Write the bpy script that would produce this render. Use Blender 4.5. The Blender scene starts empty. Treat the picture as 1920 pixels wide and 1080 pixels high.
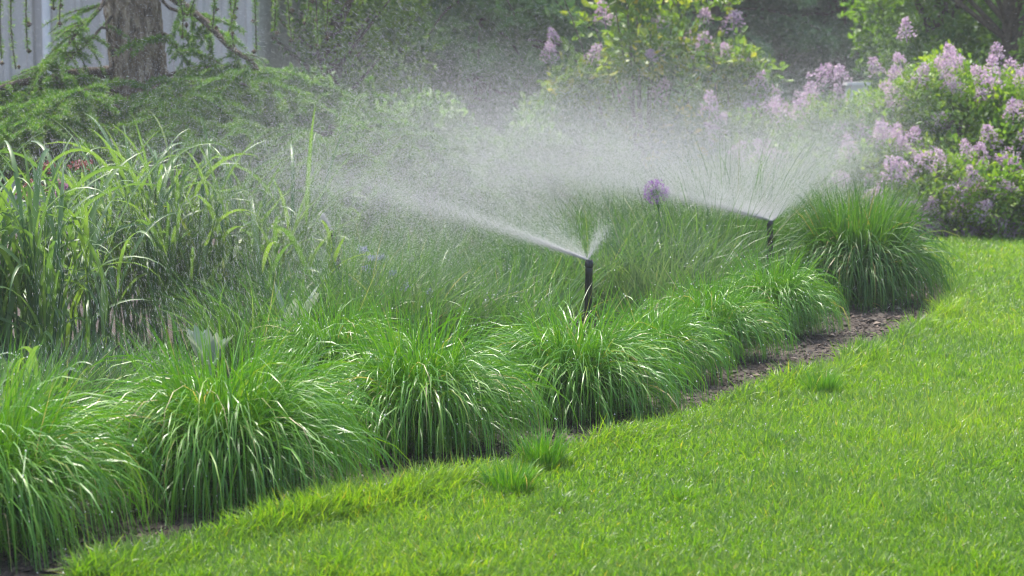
import bpy, math
import numpy as np
from mathutils import Vector

S = bpy.context.scene
COL = S.collection
R = math.radians

# ------------------------------------------------------------------ camera
CAM_H, PITCH, LENS = 1.15, 6.27, 70.0
FPX = 1920 * LENS / 36.0
cam_d = bpy.data.cameras.new('camera')
cam_d.lens, cam_d.sensor_width = LENS, 36.0
cam_d.clip_start, cam_d.clip_end = 0.1, 2000
cam_d.dof.use_dof = True
cam_d.dof.focus_distance = 6.7
cam_d.dof.aperture_fstop = 5.6
cam = bpy.data.objects.new('camera', cam_d)
COL.objects.link(cam)
cam.location = (0, 0, CAM_H)
cam.rotation_euler = (R(90 - PITCH), 0, 0)
S.camera = cam

# ------------------------------------------------------------------ light
SUN_EL, SUN_AZ = 63.0, -24.0          # azimuth from +Y towards +X; the sun stands behind the garden
w = bpy.data.worlds.new('World')
S.world = w
w.use_nodes = True
nt = w.node_tree
bg = nt.nodes['Background']
sky = nt.nodes.new('ShaderNodeTexSky')
sky.sky_type = 'NISHITA'
sky.sun_disc = False
sky.sun_elevation = R(SUN_EL)
sky.sun_rotation = R(SUN_AZ)
sky.air_density, sky.dust_density, sky.ozone_density = 1.0, 3.6, 1.0
nt.links.new(sky.outputs[0], bg.inputs[0])
bg.inputs[1].default_value = 0.15
sd = bpy.data.lights.new('sun', 'SUN')
sd.energy, sd.angle, sd.color = 2.6, R(4.0), (1.0, 0.95, 0.86)
sun = bpy.data.objects.new('sun', sd)
COL.objects.link(sun)
sv = Vector((math.sin(R(SUN_AZ)) * math.cos(R(SUN_EL)), math.cos(R(SUN_AZ)) * math.cos(R(SUN_EL)), math.sin(R(SUN_EL))))
sun.rotation_euler = sv.to_track_quat('Z', 'Y').to_euler()
S.view_settings.view_transform = 'Standard'
S.view_settings.look = 'None'
S.view_settings.gamma = 1
S.view_settings.exposure = 1.52
S.cycles.max_bounces = 8
S.cycles.diffuse_bounces = 4
S.cycles.transmission_bounces = 5
S.cycles.transparent_max_bounces = 8
S.cycles.sample_clamp_indirect = 4.0
S.cycles.sample_clamp_direct = 12.0
S.cycles.caustics_reflective = False
S.cycles.caustics_refractive = False
S.cycles.use_denoising = True
S.cycles.filter_width = 1.2

# ------------------------------------------------------------------ projection helpers (photo pixel -> place)
cp, sp = math.cos(R(PITCH)), math.sin(R(PITCH))


def ray(px, py):
    u, v = (px - 960) / FPX, -(py - 540) / FPX
    return (u, cp + v * sp, -sp + v * cp)


def ground(px, py, z=0.0):
    d = ray(px, py)
    t = (CAM_H - z) / -d[2]
    return np.array((d[0] * t, d[1] * t, z))


def at(px, py, Y):
    d = ray(px, py)
    t = Y / d[1]
    return np.array((d[0] * t, Y, CAM_H + d[2] * t))


# ------------------------------------------------------------------ mesh helpers
class MB:
    """collects vertices, quads / triangles and a tint per vertex; build() links ONE mesh object"""

    def __init__(self):
        self.v, self.f4, self.f3, self.t, self.n = [], [], [], [], 0

    def add(self, v, f, tint=None):
        v = np.asarray(v, dtype=np.float32).reshape(-1, 3)
        f = np.asarray(f, dtype=np.int64)
        (self.f4 if f.shape[1] == 4 else self.f3).append(f + self.n)
        self.v.append(v)
        if tint is None:
            tint = 0.5
        self.t.append(np.broadcast_to(np.asarray(tint, dtype=np.float32), (len(v),)))
        self.n += len(v)
        return self

    def mesh(self, name, mat, smooth=True):
        me = bpy.data.meshes.new(name)
        v = np.concatenate(self.v)
        q = np.concatenate(self.f4) if self.f4 else np.zeros((0, 4), np.int64)
        t = np.concatenate(self.f3) if self.f3 else np.zeros((0, 3), np.int64)
        me.vertices.add(len(v))
        me.vertices.foreach_set('co', v.ravel())
        loops = np.concatenate([q.ravel(), t.ravel()]).astype(np.int32)
        me.loops.add(len(loops))
        me.loops.foreach_set('vertex_index', loops)
        start = np.concatenate([np.arange(len(q)) * 4, len(q) * 4 + np.arange(len(t)) * 3]).astype(np.int32)
        me.polygons.add(len(start))
        me.polygons.foreach_set('loop_start', start)
        me.polygons.foreach_set('use_smooth', np.full(len(start), smooth, dtype=bool))
        a = me.attributes.new('tint', 'FLOAT', 'POINT')
        a.data.foreach_set('value', np.concatenate(self.t).astype(np.float32))
        me.materials.append(mat)
        me.update(calc_edges=True)
        return me

    def build(self, name, mat, parent=None, smooth=True):
        o = bpy.data.objects.new(name, self.mesh(name, mat, smooth))
        COL.objects.link(o)
        if parent is not None:
            o.parent = parent
        return o


def tag(o, label=None, cat=None, group=None, kind=None):
    for k, v in (('label', label), ('category', cat), ('group', group), ('kind', kind)):
        if v:
            o[k] = v
    return o


def empty(name, loc, label, cat, group=None):
    o = bpy.data.objects.new(name, None)
    o.empty_display_size = 0.1
    o.location = [float(c) for c in loc]
    COL.objects.link(o)
    return tag(o, label, cat, group)


def ribbons(mb, root, az, e0, bend, length, width, segs, rng, p=1.5, twist=None, sway=0.0, prof='blade', fold=0.0, tint=None, zmin=None):
    """grass blades as tapering ribbons that arch over; returns the centre lines"""
    root = np.asarray(root, float)
    N = len(root)
    t = np.linspace(0, 1, segs + 1)
    tm = (t[:-1] + t[1:]) / 2
    el = e0[:, None] - bend[:, None] * tm[None] ** p
    el = np.maximum(el, -1.5)
    a = az[:, None] + (sway[:, None] if np.ndim(sway) else sway) * tm[None]
    st = (length / segs)[:, None]
    d = np.stack([np.cos(el) * np.cos(a), np.cos(el) * np.sin(a), np.sin(el)], -1)
    pts = np.concatenate([root[:, None], root[:, None] + np.cumsum(d * st[..., None], 1)], 1)
    if zmin is not None:
        pts[..., 2] = np.maximum(pts[..., 2], zmin)
    dd = np.concatenate([d, d[:, -1:]], 1)
    aa = np.concatenate([a, a[:, -1:]], 1)
    side = np.stack([-np.sin(aa), np.cos(aa), np.zeros_like(aa)], -1)
    nor = np.cross(dd, side)
    if twist is None:
        twist = rng.normal(0, 0.5, N)
    tw = twist[:, None] * (0.3 + t[None])
    sd_ = side * np.cos(tw)[..., None] + nor * np.sin(tw)[..., None]
    nn = np.cross(dd, sd_)
    if prof == 'blade':
        wp = np.clip(0.55 + 1.6 * t, 0, 1) * (1 - t ** 2.6) + 0.04
    else:                                    # broad leaf
        wp = np.clip(0.35 + 2.2 * t, 0, 1) * np.clip((1 - t) * 2.1, 0, 1) ** 0.8 + 0.03
    hw = (width[:, None] * wp[None] / 2)[..., None]
    if tint is None:
        tint = rng.random(N)
    if fold > 0:
        V = np.stack([pts - sd_ * hw, pts - nn * hw * fold, pts + sd_ * hw], 2)
        k = 3
    else:
        V = np.stack([pts - sd_ * hw, pts + sd_ * hw], 2)
        k = 2
    idx = np.arange(N * (segs + 1) * k).reshape(N, segs + 1, k)
    F = []
    for c in range(k - 1):
        F.append(np.stack([idx[:, :-1, c], idx[:, :-1, c + 1], idx[:, 1:, c + 1], idx[:, 1:, c]], -1).reshape(-1, 4))
    mb.add(V.reshape(-1, 3), np.concatenate(F), np.repeat(tint, (segs + 1) * k))
    return pts


def unit(v):
    return v / np.maximum(np.linalg.norm(v, axis=-1, keepdims=True), 1e-9)


def leaves(mb, pos, length, width, rng, direction=None, spread=1.0, cup=0.15, tint=None, shape='ovate'):
    """leaf-sized faces; direction gives a preferred growth direction"""
    N = len(pos)
    d = rng.normal(0, 1, (N, 3))
    d = unit(d if direction is None else unit(direction) + d * spread * 0.6)
    up = unit(rng.normal(0, 1, (N, 3)) + np.array([0, 0, 0.9]))
    sd_ = unit(np.cross(d, up))
    nn = np.cross(sd_, d)
    L = (length * rng.uniform(0.65, 1.25, N))[:, None]
    W = (width * rng.uniform(0.7, 1.2, N))[:, None]
    if tint is None:
        tint = rng.random(N)
    if shape == 'ovate':
        V = np.stack([pos, pos + d * L * .3 + sd_ * W * .5 + nn * L * cup, pos + d * L * .7 + sd_ * W * .38 + nn * L * cup, pos + d * L,
                      pos + d * L * .7 - sd_ * W * .38 + nn * L * cup, pos + d * L * .3 - sd_ * W * .5 + nn * L * cup], 1)
        i = np.arange(N)[:, None] * 6
        F = np.concatenate([i + np.array([0, 1, 2, 3]), i + np.array([0, 3, 4, 5])])
        mb.add(V.reshape(-1, 3), F, np.repeat(tint, 6))
    else:                                    # needle or slim leaf
        V = np.stack([pos, pos + d * L * .45 + sd_ * W * .5, pos + d * L, pos + d * L * .45 - sd_ * W * .5], 1)
        i = np.arange(N)[:, None] * 4
        mb.add(V.reshape(-1, 3), i + np.array([0, 1, 2, 3]), np.repeat(tint, 4))


def tube(mb, pts, rad, sides=7, tint=0.5):
    pts = np.asarray(pts, float)
    rad = np.broadcast_to(np.asarray(rad, float), (len(pts),))
    d = unit(np.gradient(pts, axis=0))
    ref = np.array([0, 0, 1.0]) if abs(d[:, 2]).mean() < .8 else np.array([1.0, 0, 0])
    a = unit(np.cross(d, ref))
    b = np.cross(d, a)
    th = np.linspace(0, 2 * np.pi, sides, endpoint=False)
    V = pts[:, None] + rad[:, None, None] * (np.cos(th)[None, :, None] * a[:, None] + np.sin(th)[None, :, None] * b[:, None])
    n = len(pts)
    i = np.arange(n * sides).reshape(n, sides)
    j = np.roll(i, -1, 1)
    mb.add(V.reshape(-1, 3), np.stack([i[:-1], j[:-1], j[1:], i[1:]], -1).reshape(-1, 4), tint)
    caps = np.concatenate([pts[:1], V[0], pts[-1:], V[-1]])
    k = np.arange(sides)
    kk = (k + 1) % sides
    mb.add(caps, np.concatenate([np.stack([0 * k, 1 + kk, 1 + k], -1), np.stack([0 * k + sides + 1, sides + 2 + k, sides + 2 + kk], -1)]), tint)


def box(mb, x0, x1, y0, y1, z0, z1, tint=0.5):
    v = [(x, y, z) for z in (z0, z1) for y in (y0, y1) for x in (x0, x1)]
    mb.add(v, [(0, 2, 3, 1), (4, 5, 7, 6), (0, 1, 5, 4), (2, 6, 7, 3), (0, 4, 6, 2), (1, 3, 7, 5)], tint)


def curve(p0, p1, p2, n=12):
    t = np.linspace(0, 1, n)[:, None]
    p0, p1, p2 = map(np.asarray, (p0, p1, p2))
    return (1 - t) ** 2 * p0 + 2 * t * (1 - t) * p1 + t * t * p2


OCT_V = np.array([(1, 0, 0), (0, 1, 0), (-1, 0, 0), (0, -1, 0), (0, 0, 1), (0, 0, -1)], float)
OCT_F = np.array([(0, 1, 4), (1, 2, 4), (2, 3, 4), (3, 0, 4), (1, 0, 5), (2, 1, 5), (3, 2, 5), (0, 3, 5)])
TET_V = unit(np.array([(1, 1, 1), (1, -1, -1), (-1, 1, -1), (-1, -1, 1)], float))
TET_F = np.array([(0, 1, 2), (0, 3, 1), (0, 2, 3), (1, 3, 2)])


def beads(mb, pos, r, rng, tet=False, tint=None):
    bv, bf = (TET_V, TET_F) if tet else (OCT_V, OCT_F)
    N = len(pos)
    r = np.broadcast_to(r, (N,))
    V = pos[:, None] + bv[None] * r[:, None, None] * rng.uniform(.75, 1.25, (N, 1, 3))
    mb.add(V.reshape(-1, 3), (bf[None] + (np.arange(N) * len(bv))[:, None, None]).reshape(-1, 3),
           np.repeat(rng.random(N) if tint is None else tint, len(bv)))


def spindles(mb, pos, vel, L, r, rng):
    """drops drawn out along their path of fall"""
    N = len(pos)
    d = unit(vel)
    a = unit(np.cross(d, np.array([0.3, 1.0, 0.2])))
    b = np.cross(d, a)
    L = np.broadcast_to(L, (N,))[:, None]
    r = np.broadcast_to(r, (N,))[:, None]
    V = [pos - d * L * .5, pos + d * L * .5]
    for k in range(3):
        V.append(pos + d * L * .15 + (a * math.cos(k * 2.0944) + b * math.sin(k * 2.0944)) * r)
    F = np.array([(0, 3, 2), (0, 4, 3), (0, 2, 4), (1, 2, 3), (1, 3, 4), (1, 4, 2)])
    mb.add(np.stack(V, 1).reshape(-1, 3), (F[None] + (np.arange(N) * 5)[:, None, None]).reshape(-1, 3), np.repeat(rng.random(N), 5))


# ------------------------------------------------------------------ materials
def new_mat(name):
    m = bpy.data.materials.new(name)
    m.use_nodes = True
    n = m.node_tree
    n.nodes.clear()
    out = n.nodes.new('ShaderNodeOutputMaterial')
    return m, n, out


def ramp(n, stops):
    r = n.nodes.new('ShaderNodeValToRGB')
    el = r.color_ramp.elements
    while len(el) < len(stops):
        el.new(0.5)
    for e, (p, c) in zip(el, stops):
        e.position = p
        e.color = (*c, 1)
    return r


def leaf_mat(name, stops, trans=0.45, tcol=(1.5, 1.35, 0.7), rough=0.4, spec=0.5):
    m, n, out = new_mat(name)
    at_ = n.nodes.new('ShaderNodeAttribute')
    at_.attribute_name = 'tint'
    r = ramp(n, stops)
    n.links.new(at_.outputs['Fac'], r.inputs[0])
    b = n.nodes.new('ShaderNodeBsdfPrincipled')
    b.inputs['Roughness'].default_value = rough
    b.inputs['Specular IOR Level'].default_value = spec
    n.links.new(r.outputs[0], b.inputs['Base Color'])
    tr = n.nodes.new('ShaderNodeBsdfTranslucent')
    mul = n.nodes.new('ShaderNodeVectorMath')
    mul.operation = 'MULTIPLY'
    mul.inputs[1].default_value = tcol
    n.links.new(r.outputs[0], mul.inputs[0])
    n.links.new(mul.outputs[0], tr.inputs[0])
    mx = n.nodes.new('ShaderNodeMixShader')
    mx.inputs[0].default_value = trans
    n.links.new(b.outputs[0], mx.inputs[1])
    n.links.new(tr.outputs[0], mx.inputs[2])
    n.links.new(mx.outputs[0], out.inputs[0])
    return m


def rough_mat(name, stops, scale=20, rough=0.85, bump=0.5, stretch=(1, 1, 1), detail=8, spec=0.3, dist=0.01):
    m, n, out = new_mat(name)
    tc = n.nodes.new('ShaderNodeTexCoord')
    mp = n.nodes.new('ShaderNodeMapping')
    mp.inputs['Scale'].default_value = stretch
    n.links.new(tc.outputs['Object'], mp.inputs[0])
    no = n.nodes.new('ShaderNodeTexNoise')
    no.inputs['Scale'].default_value = scale
    no.inputs['Detail'].default_value = detail
    no.inputs['Roughness'].default_value = 0.65
    n.links.new(mp.outputs[0], no.inputs['Vector'])
    r = ramp(n, stops)
    n.links.new(no.outputs[0], r.inputs[0])
    b = n.nodes.new('ShaderNodeBsdfPrincipled')
    b.inputs['Roughness'].default_value = rough
    b.inputs['Specular IOR Level'].default_value = spec
    n.links.new(r.outputs[0], b.inputs['Base Color'])
    bp = n.nodes.new('ShaderNodeBump')
    bp.inputs['Strength'].default_value = bump
    bp.inputs['Distance'].default_value = dist
    n.links.new(no.outputs[0], bp.inputs['Height'])
    n.links.new(bp.outputs[0], b.inputs['Normal'])
    n.links.new(b.outputs[0], out.inputs[0])
    return m


def tint_mat(name, stops, rough=0.8, spec=0.3):
    m, n, out = new_mat(name)
    at_ = n.nodes.new('ShaderNodeAttribute')
    at_.attribute_name = 'tint'
    r = ramp(n, stops)
    n.links.new(at_.outputs['Fac'], r.inputs[0])
    b = n.nodes.new('ShaderNodeBsdfPrincipled')
    b.inputs['Roughness'].default_value = rough
    b.inputs['Specular IOR Level'].default_value = spec
    n.links.new(r.outputs[0], b.inputs['Base Color'])
    n.links.new(b.outputs[0], out.inputs[0])
    return m


def water_mat(name, trans=0.6, gloss=True):
    """sunlit drops: they scatter the light that falls through them"""
    m, n, out = new_mat(name)
    if gloss:
        b = n.nodes.new('ShaderNodeBsdfPrincipled')
        b.inputs['Base Color'].default_value = (.86, .88, .9, 1)
        b.inputs['Roughness'].default_value = 0.2
    else:
        b = n.nodes.new('ShaderNodeBsdfDiffuse')
        b.inputs[0].default_value = (.80, .80, .80, 1)
    tr = n.nodes.new('ShaderNodeBsdfTranslucent')
    tr.inputs[0].default_value = (.82, .82, .82, 1)
    mx = n.nodes.new('ShaderNodeMixShader')
    mx.inputs[0].default_value = trans
    n.links.new(b.outputs[0], mx.inputs[1])
    n.links.new(tr.outputs[0], mx.inputs[2])
    n.links.new(mx.outputs[0], out.inputs[0])
    return m


M = {}
M['lawn_blade'] = leaf_mat('lawn_blade', [(0, (.055, .15, .012)), (.45, (.125, .25, .014)), (.85, (.24, .33, .02)), (1, (.34, .30, .06))], .5, (1.4, 1.4, .6), .42)
M['fountain'] = leaf_mat('fountain_grass', [(0, (.045, .16, .012)), (.5, (.09, .25, .014)), (.88, (.17, .32, .02)), (.97, (.30, .30, .10)), (1, (.42, .36, .2))], .3, (1.5, 1.45, .5), .38, .55)
M['broad'] = leaf_mat('broad_leaf', [(0, (.07, .15, .065)), (.5, (.11, .20, .075)), (.9, (.16, .26, .07)), (1, (.3, .3, .12))], .42, (1.5, 1.5, .5), .42, .5)
M['fine'] = leaf_mat('fine_grass', [(0, (.045, .11, .04)), (.5, (.085, .185, .05)), (.9, (.16, .27, .07)), (1, (.34, .32, .18))], .36, (1.3, 1.4, .6), .42, .6)
M['sedge'] = leaf_mat('sedge', [(0, (.06, .12, .065)), (.5, (.11, .18, .09)), (.9, (.19, .27, .12)), (1, (.36, .33, .2))], .34, (1.2, 1.25, .7), .42, .6)
M['upright'] = leaf_mat('upright_grass', [(0, (.035, .11, .018)), (.5, (.06, .17, .02)), (.9, (.11, .24, .025)), (1, (.34, .28, .12))], .4, (1.5, 1.4, .5), .46, .5)
M['needle'] = leaf_mat('larch_needle', [(0, (.05, .14, .03)), (.5, (.10, .23, .035)), (1, (.2, .32, .04))], .45, (1.35, 1.35, .6), .5)
M['spruce'] = leaf_mat('spruce_needle', [(0, (.08, .18, .08)), (.5, (.15, .28, .12)), (1, (.24, .38, .15))], .6, (1.2, 1.3, .7), .55)
M['pine'] = leaf_mat('pine_needle', [(0, (.09, .17, .11)), (.5, (.17, .28, .18)), (1, (.25, .37, .22))], .6, (1.2, 1.3, .8), .55)
M['lilac_leaf'] = leaf_mat('lilac_leaf', [(0, (.06, .15, .02)), (.5, (.14, .27, .025)), (1, (.26, .38, .03))], .42, (1.5, 1.45, .5), .45)
M['yellow_leaf'] = leaf_mat('yellow_leaf', [(0, (.06, .14, .025)), (.62, (.14, .25, .03)), (.85, (.30, .36, .03)), (1, (.5, .45, .04))], .45, (1.4, 1.35, .5), .45)
M['bright_leaf'] = leaf_mat('bright_leaf', [(0, (.06, .15, .02)), (1, (.18, .32, .035))], .5, (1.5, 1.5, .5), .45)
M['shrub_leaf'] = leaf_mat('shrub_leaf', [(0, (.06, .14, .04)), (1, (.16, .28, .07))], .5, (1.4, 1.4, .6), .5)
M['panicle'] = leaf_mat('lilac_flower', [(0, (.42, .27, .42)), (.5, (.58, .43, .55)), (1, (.76, .63, .69))], .35, (1.1, 1.0, 1.1), .6)
M['allium'] = leaf_mat('allium_flower', [(0, (.28, .10, .40)), (.6, (.45, .22, .55)), (1, (.65, .45, .70))], .3, (1.1, 1, 1.1), .6)
M['silver'] = leaf_mat('silver_leaf', [(0, (.22, .29, .20)), (1, (.42, .47, .38))], .25, (1.1, 1.1, .9), .7)
M['red_flower'] = leaf_mat('red_flower', [(0, (.20, .07, .055)), (1, (.36, .17, .13))], .3, (1.1, 1, 1), .6)
M['pink_flower'] = leaf_mat('pink_flower', [(0, (.32, .12, .28)), (1, (.55, .32, .46))], .3, (1.1, 1, 1), .6)
M['blue_flower'] = leaf_mat('blue_flower', [(0, (.22, .26, .42)), (1, (.45, .48, .62))], .3, (1.1, 1, 1), .6)
M['bark'] = rough_mat('bark', [(.34, (.045, .033, .024)), (.5, (.22, .165, .115)), (.66, (.52, .42, .30))], 18, .9, 1.0, (1, 1, .28), 9, .2, .03)
M['limb'] = rough_mat('limb_bark', [(.3, (.035, .027, .02)), (.55, (.11, .085, .062)), (.75, (.22, .18, .13))], 30, .9, 1.0, (1, 1, 1), 8, .2, .02)
M['twig'] = rough_mat('twig', [(.3, (.05, .04, .03)), (.7, (.17, .14, .10))], 40, .9, .4)
M['cone'] = rough_mat('cone', [(.3, (.06, .04, .025)), (.7, (.16, .11, .07))], 60, .9, .5)
M['soil'] = rough_mat('soil', [(.28, (.025, .02, .015)), (.5, (.06, .047, .037)), (.72, (.125, .10, .08))], 26, .9, 1.0, (1, 1, 1), 10, .3, .03)
M['turf'] = rough_mat('turf', [(.3, (.035, .075, .012)), (.7, (.08, .15, .02))], 18, .95, .6)
M['chip'] = tint_mat('bark_chip', [(0, (.02, .016, .013)), (.5, (.07, .052, .04)), (.85, (.16, .12, .09)), (1, (.34, .29, .25))], .72, .3)
M['water'] = water_mat('water_drop')
M['mist'] = water_mat('water_mist', .5, False)
M['plastic'] = rough_mat('black_plastic', [(.3, (.008, .008, .009)), (.8, (.022, .021, .02))], 60, .38, .12, (1, 1, .15), 4, .5, .002)
M['metal'] = rough_mat('grey_cladding', [(.25, (.37, .35, .325)), (.75, (.58, .55, .515))], 3, .5, .05, (2, 2, .25), 6, .4)
M['pale'] = rough_mat('white_render', [(.3, (.66, .66, .65)), (.7, (.80, .80, .79))], 8, .8, .1)
M['roof'] = rough_mat('roof_sheet', [(.3, (.10, .10, .11)), (.7, (.16, .16, .17))], 5, .6, .1)

rng = np.random.default_rng(7)

# ------------------------------------------------------------------ the setting: ground, lawn
EDGE_PX = [(60, 1165), (200, 1098), (330, 1062), (430, 1040), (560, 1008), (700, 984), (850, 938), (1000, 898), (1100, 865), (1240, 822), (1400, 768),
           (1560, 715), (1680, 655), (1760, 608), (1782, 580), (1770, 553), (1750, 508), (1735, 470)]
edge = np.array([ground(*p)[:2] for p in EDGE_PX])
poly = np.concatenate([[[-2.2, 1.0]], [[-1.9, 3.5]], edge, [[2.95, 13.15], [4.5, 13.0], [9.0, 13.2], [12.0, 13.0], [12.0, 1.0]]])

g = MB()
gx = np.concatenate([np.linspace(-400, -30, 10), np.linspace(-24, 24, 25), np.linspace(30, 400, 10)])
gy = np.concatenate([np.linspace(-60, -6, 6), np.linspace(-3, 40, 44), np.linspace(50, 900, 18)])
XX, YY = np.meshgrid(gx, gy)
ZZ = np.zeros_like(XX)
ii = np.arange(XX.size).reshape(XX.shape)
g.add(np.stack([XX, YY, ZZ], -1), np.stack([ii[:-1, :-1], ii[:-1, 1:], ii[1:, 1:], ii[1:, :-1]], -1).reshape(-1, 4))
tag(g.build('ground', M['soil']), kind='structure')

mb = MB()
mb.add([(-300, 18.5, .02), (300, 18.5, .02), (300, 800, .02), (-300, 800, .02)], [(0, 1, 2, 3)])
tag(mb.build('meadow', M['turf']), kind='structure')


def inside(x, y, P):
    c = np.zeros(len(x), bool)
    j = len(P) - 1
    for i in range(len(P)):
        xi, yi, xj, yj = *P[i], *P[j]
        k = ((yi > y) != (yj > y)) & (x < (xj - xi) * (y - yi) / (yj - yi + 1e-12) + xi)
        c ^= k
        j = i
    return c


def dist_edge(x, y):
    best = np.full(len(x), 9.0)
    for a, b in zip(edge[:-1], edge[1:]):
        ab = b - a
        t = np.clip(((x - a[0]) * ab[0] + (y - a[1]) * ab[1]) / (ab @ ab), 0, 1)
        best = np.minimum(best, np.hypot(x - a[0] - t * ab[0], y - a[1] - t * ab[1]))
    return best


import bmesh
bm = bmesh.new()
top = [bm.verts.new((x, y, 0.03)) for x, y in poly]
bm.faces.new(top)
bmesh.ops.triangulate(bm, faces=bm.faces[:])
low = [bm.verts.new((x, y, 0.001)) for x, y in poly]
for i in range(len(poly)):
    j = (i + 1) % len(poly)
    bm.faces.new((top[i], low[i], low[j], top[j]))
bmesh.ops.recalc_face_normals(bm, faces=bm.faces[:])
me = bpy.data.meshes.new('lawn')
bm.to_mesh(me)
bm.free()
me.materials.append(M['turf'])
lawn = bpy.data.objects.new('lawn', me)
COL.objects.link(lawn)
tag(lawn, kind='structure')


def wav(x, y, seed, f):
    r = np.random.default_rng(seed)
    s = np.zeros_like(x)
    for k in range(9):
        a = r.uniform(0, 6.28)
        ff = f * r.uniform(.5, 2.2)
        s += np.sin((x * math.cos(a) + y * math.sin(a)) * ff + r.uniform(0, 6.28))
    return s / 3.0


# lawn blades: denser near the camera, where single blades can be told apart
NB = 420000
u = rng.random(NB * 2)
Y = 1.0 / (1 / 13.3 + u * (1 / 4.2 - 1 / 13.3))
half = 0.27 * Y + 0.35
X = rng.uniform(-1, 1, NB * 2) * half
k = inside(X, Y, poly)
X, Y = X[k][:NB], Y[k][:NB]
NB = len(X)
de = dist_edge(X, Y)
low_n = wav(X, Y, 3, 5.0)
mid_n = wav(X, Y, 4, 16.0)
tuft = np.clip(mid_n - 0.9, 0, 1)
L = 0.045 + 0.010 * low_n + 0.022 * tuft + rng.normal(0, .010, NB)
fr = np.clip(1 - de / 0.16, 0, 1)
L = np.clip(L * (1 + .75 * fr * (1 + .5 * wav(X, Y, 9, 9.0))), .018, .13)
az = rng.uniform(0, 6.283, NB)
lean = wav(X, Y, 5, 7.0) * 2.0
az = np.where(rng.random(NB) < .25, lean + rng.normal(0, .6, NB), az)
tint = np.clip(.39 + .06 * low_n + .06 * wav(X, Y, 11, 2.2) - .12 * tuft + rng.normal(0, .17, NB) + np.where(rng.random(NB) < .02, .5, 0), 0, 1)
mb = MB()
gp = ribbons(mb, np.stack([X, Y, np.full(NB, .028)], -1), az, rng.uniform(.9, 1.5, NB), rng.uniform(.2, 1.5, NB), L, rng.uniform(.0022, .0040, NB) * (1 + Y / 22), 3, rng, 1.3, tint=tint)
tag(mb.build('grass', M['lawn_blade']), kind='stuff')
mb = MB()
sel = rng.choice(NB, 6500, replace=False)
sel = sel[(wav(X[sel], Y[sel], 21, 6.0) + rng.normal(0, .5, len(sel))) > .1]
beads(mb, gp[sel, 2], rng.uniform(.0012, .0028, len(sel)), rng)
tag(mb.build('water_drops', M['water']), kind='stuff')

# bark chips and clods on the bed by the lawn edge
NC = 26000
seg = rng.integers(0, len(edge) - 1, NC)
tt = rng.random(NC)[:, None]
base = edge[seg] * (1 - tt) + edge[seg + 1] * tt
off = np.abs(rng.normal(0, .38, NC))
nrm = np.stack([-(edge[seg + 1] - edge[seg])[:, 1], (edge[seg + 1] - edge[seg])[:, 0]], -1)
nrm = unit(nrm)
pos2 = base + nrm * off[:, None] + rng.normal(0, .02, (NC, 2))
kk = ~inside(pos2[:, 0], pos2[:, 1], poly)
pos2 = pos2[kk]
NC = len(pos2)
r0 = rng.lognormal(math.log(.0055), .5, NC).clip(.002, .022)
mb = MB()
P = np.concatenate([pos2, (r0 * .45)[:, None]], 1)
q = unit(rng.normal(0, 1, (NC, 3)))
V = OCT_V[None] * r0[:, None, None] * np.stack([rng.uniform(.8, 1.9, NC), rng.uniform(.5, 1.0, NC), rng.uniform(.35, .8, NC)], -1)[:, None]
V = V * rng.uniform(.7, 1.3, (NC, 6, 1))
th = rng.uniform(0, 6.28, NC)
c_, s_ = np.cos(th)[:, None], np.sin(th)[:, None]
V = np.stack([V[..., 0] * c_ - V[..., 1] * s_, V[..., 0] * s_ + V[..., 1] * c_, V[..., 2] + V[..., 0] * rng.normal(0, .3, NC)[:, None]], -1)
mb.add((V + P[:, None]).reshape(-1, 3), (OCT_F[None] + (np.arange(NC) * 6)[:, None, None]).reshape(-1, 3), np.repeat(rng.beta(1.6, 2.2, NC), 6))
tag(mb.build('bark_mulch', M['chip'], smooth=False), kind='stuff')


# ------------------------------------------------------------------ grasses
def clump_beads(o, pts, n, rng, r=(.0011, .0025)):
    N, K = pts.shape[:2]
    i = rng.integers(0, N, n)
    j = rng.integers(K // 3, K, n)
    mb = MB()
    beads(mb, pts[i, j] + np.array([0, 0, .001]), rng.uniform(*r, n), rng)
    b = mb.build('water_beads', M['water'], o)
    b['kind'] = 'stuff'


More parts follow.
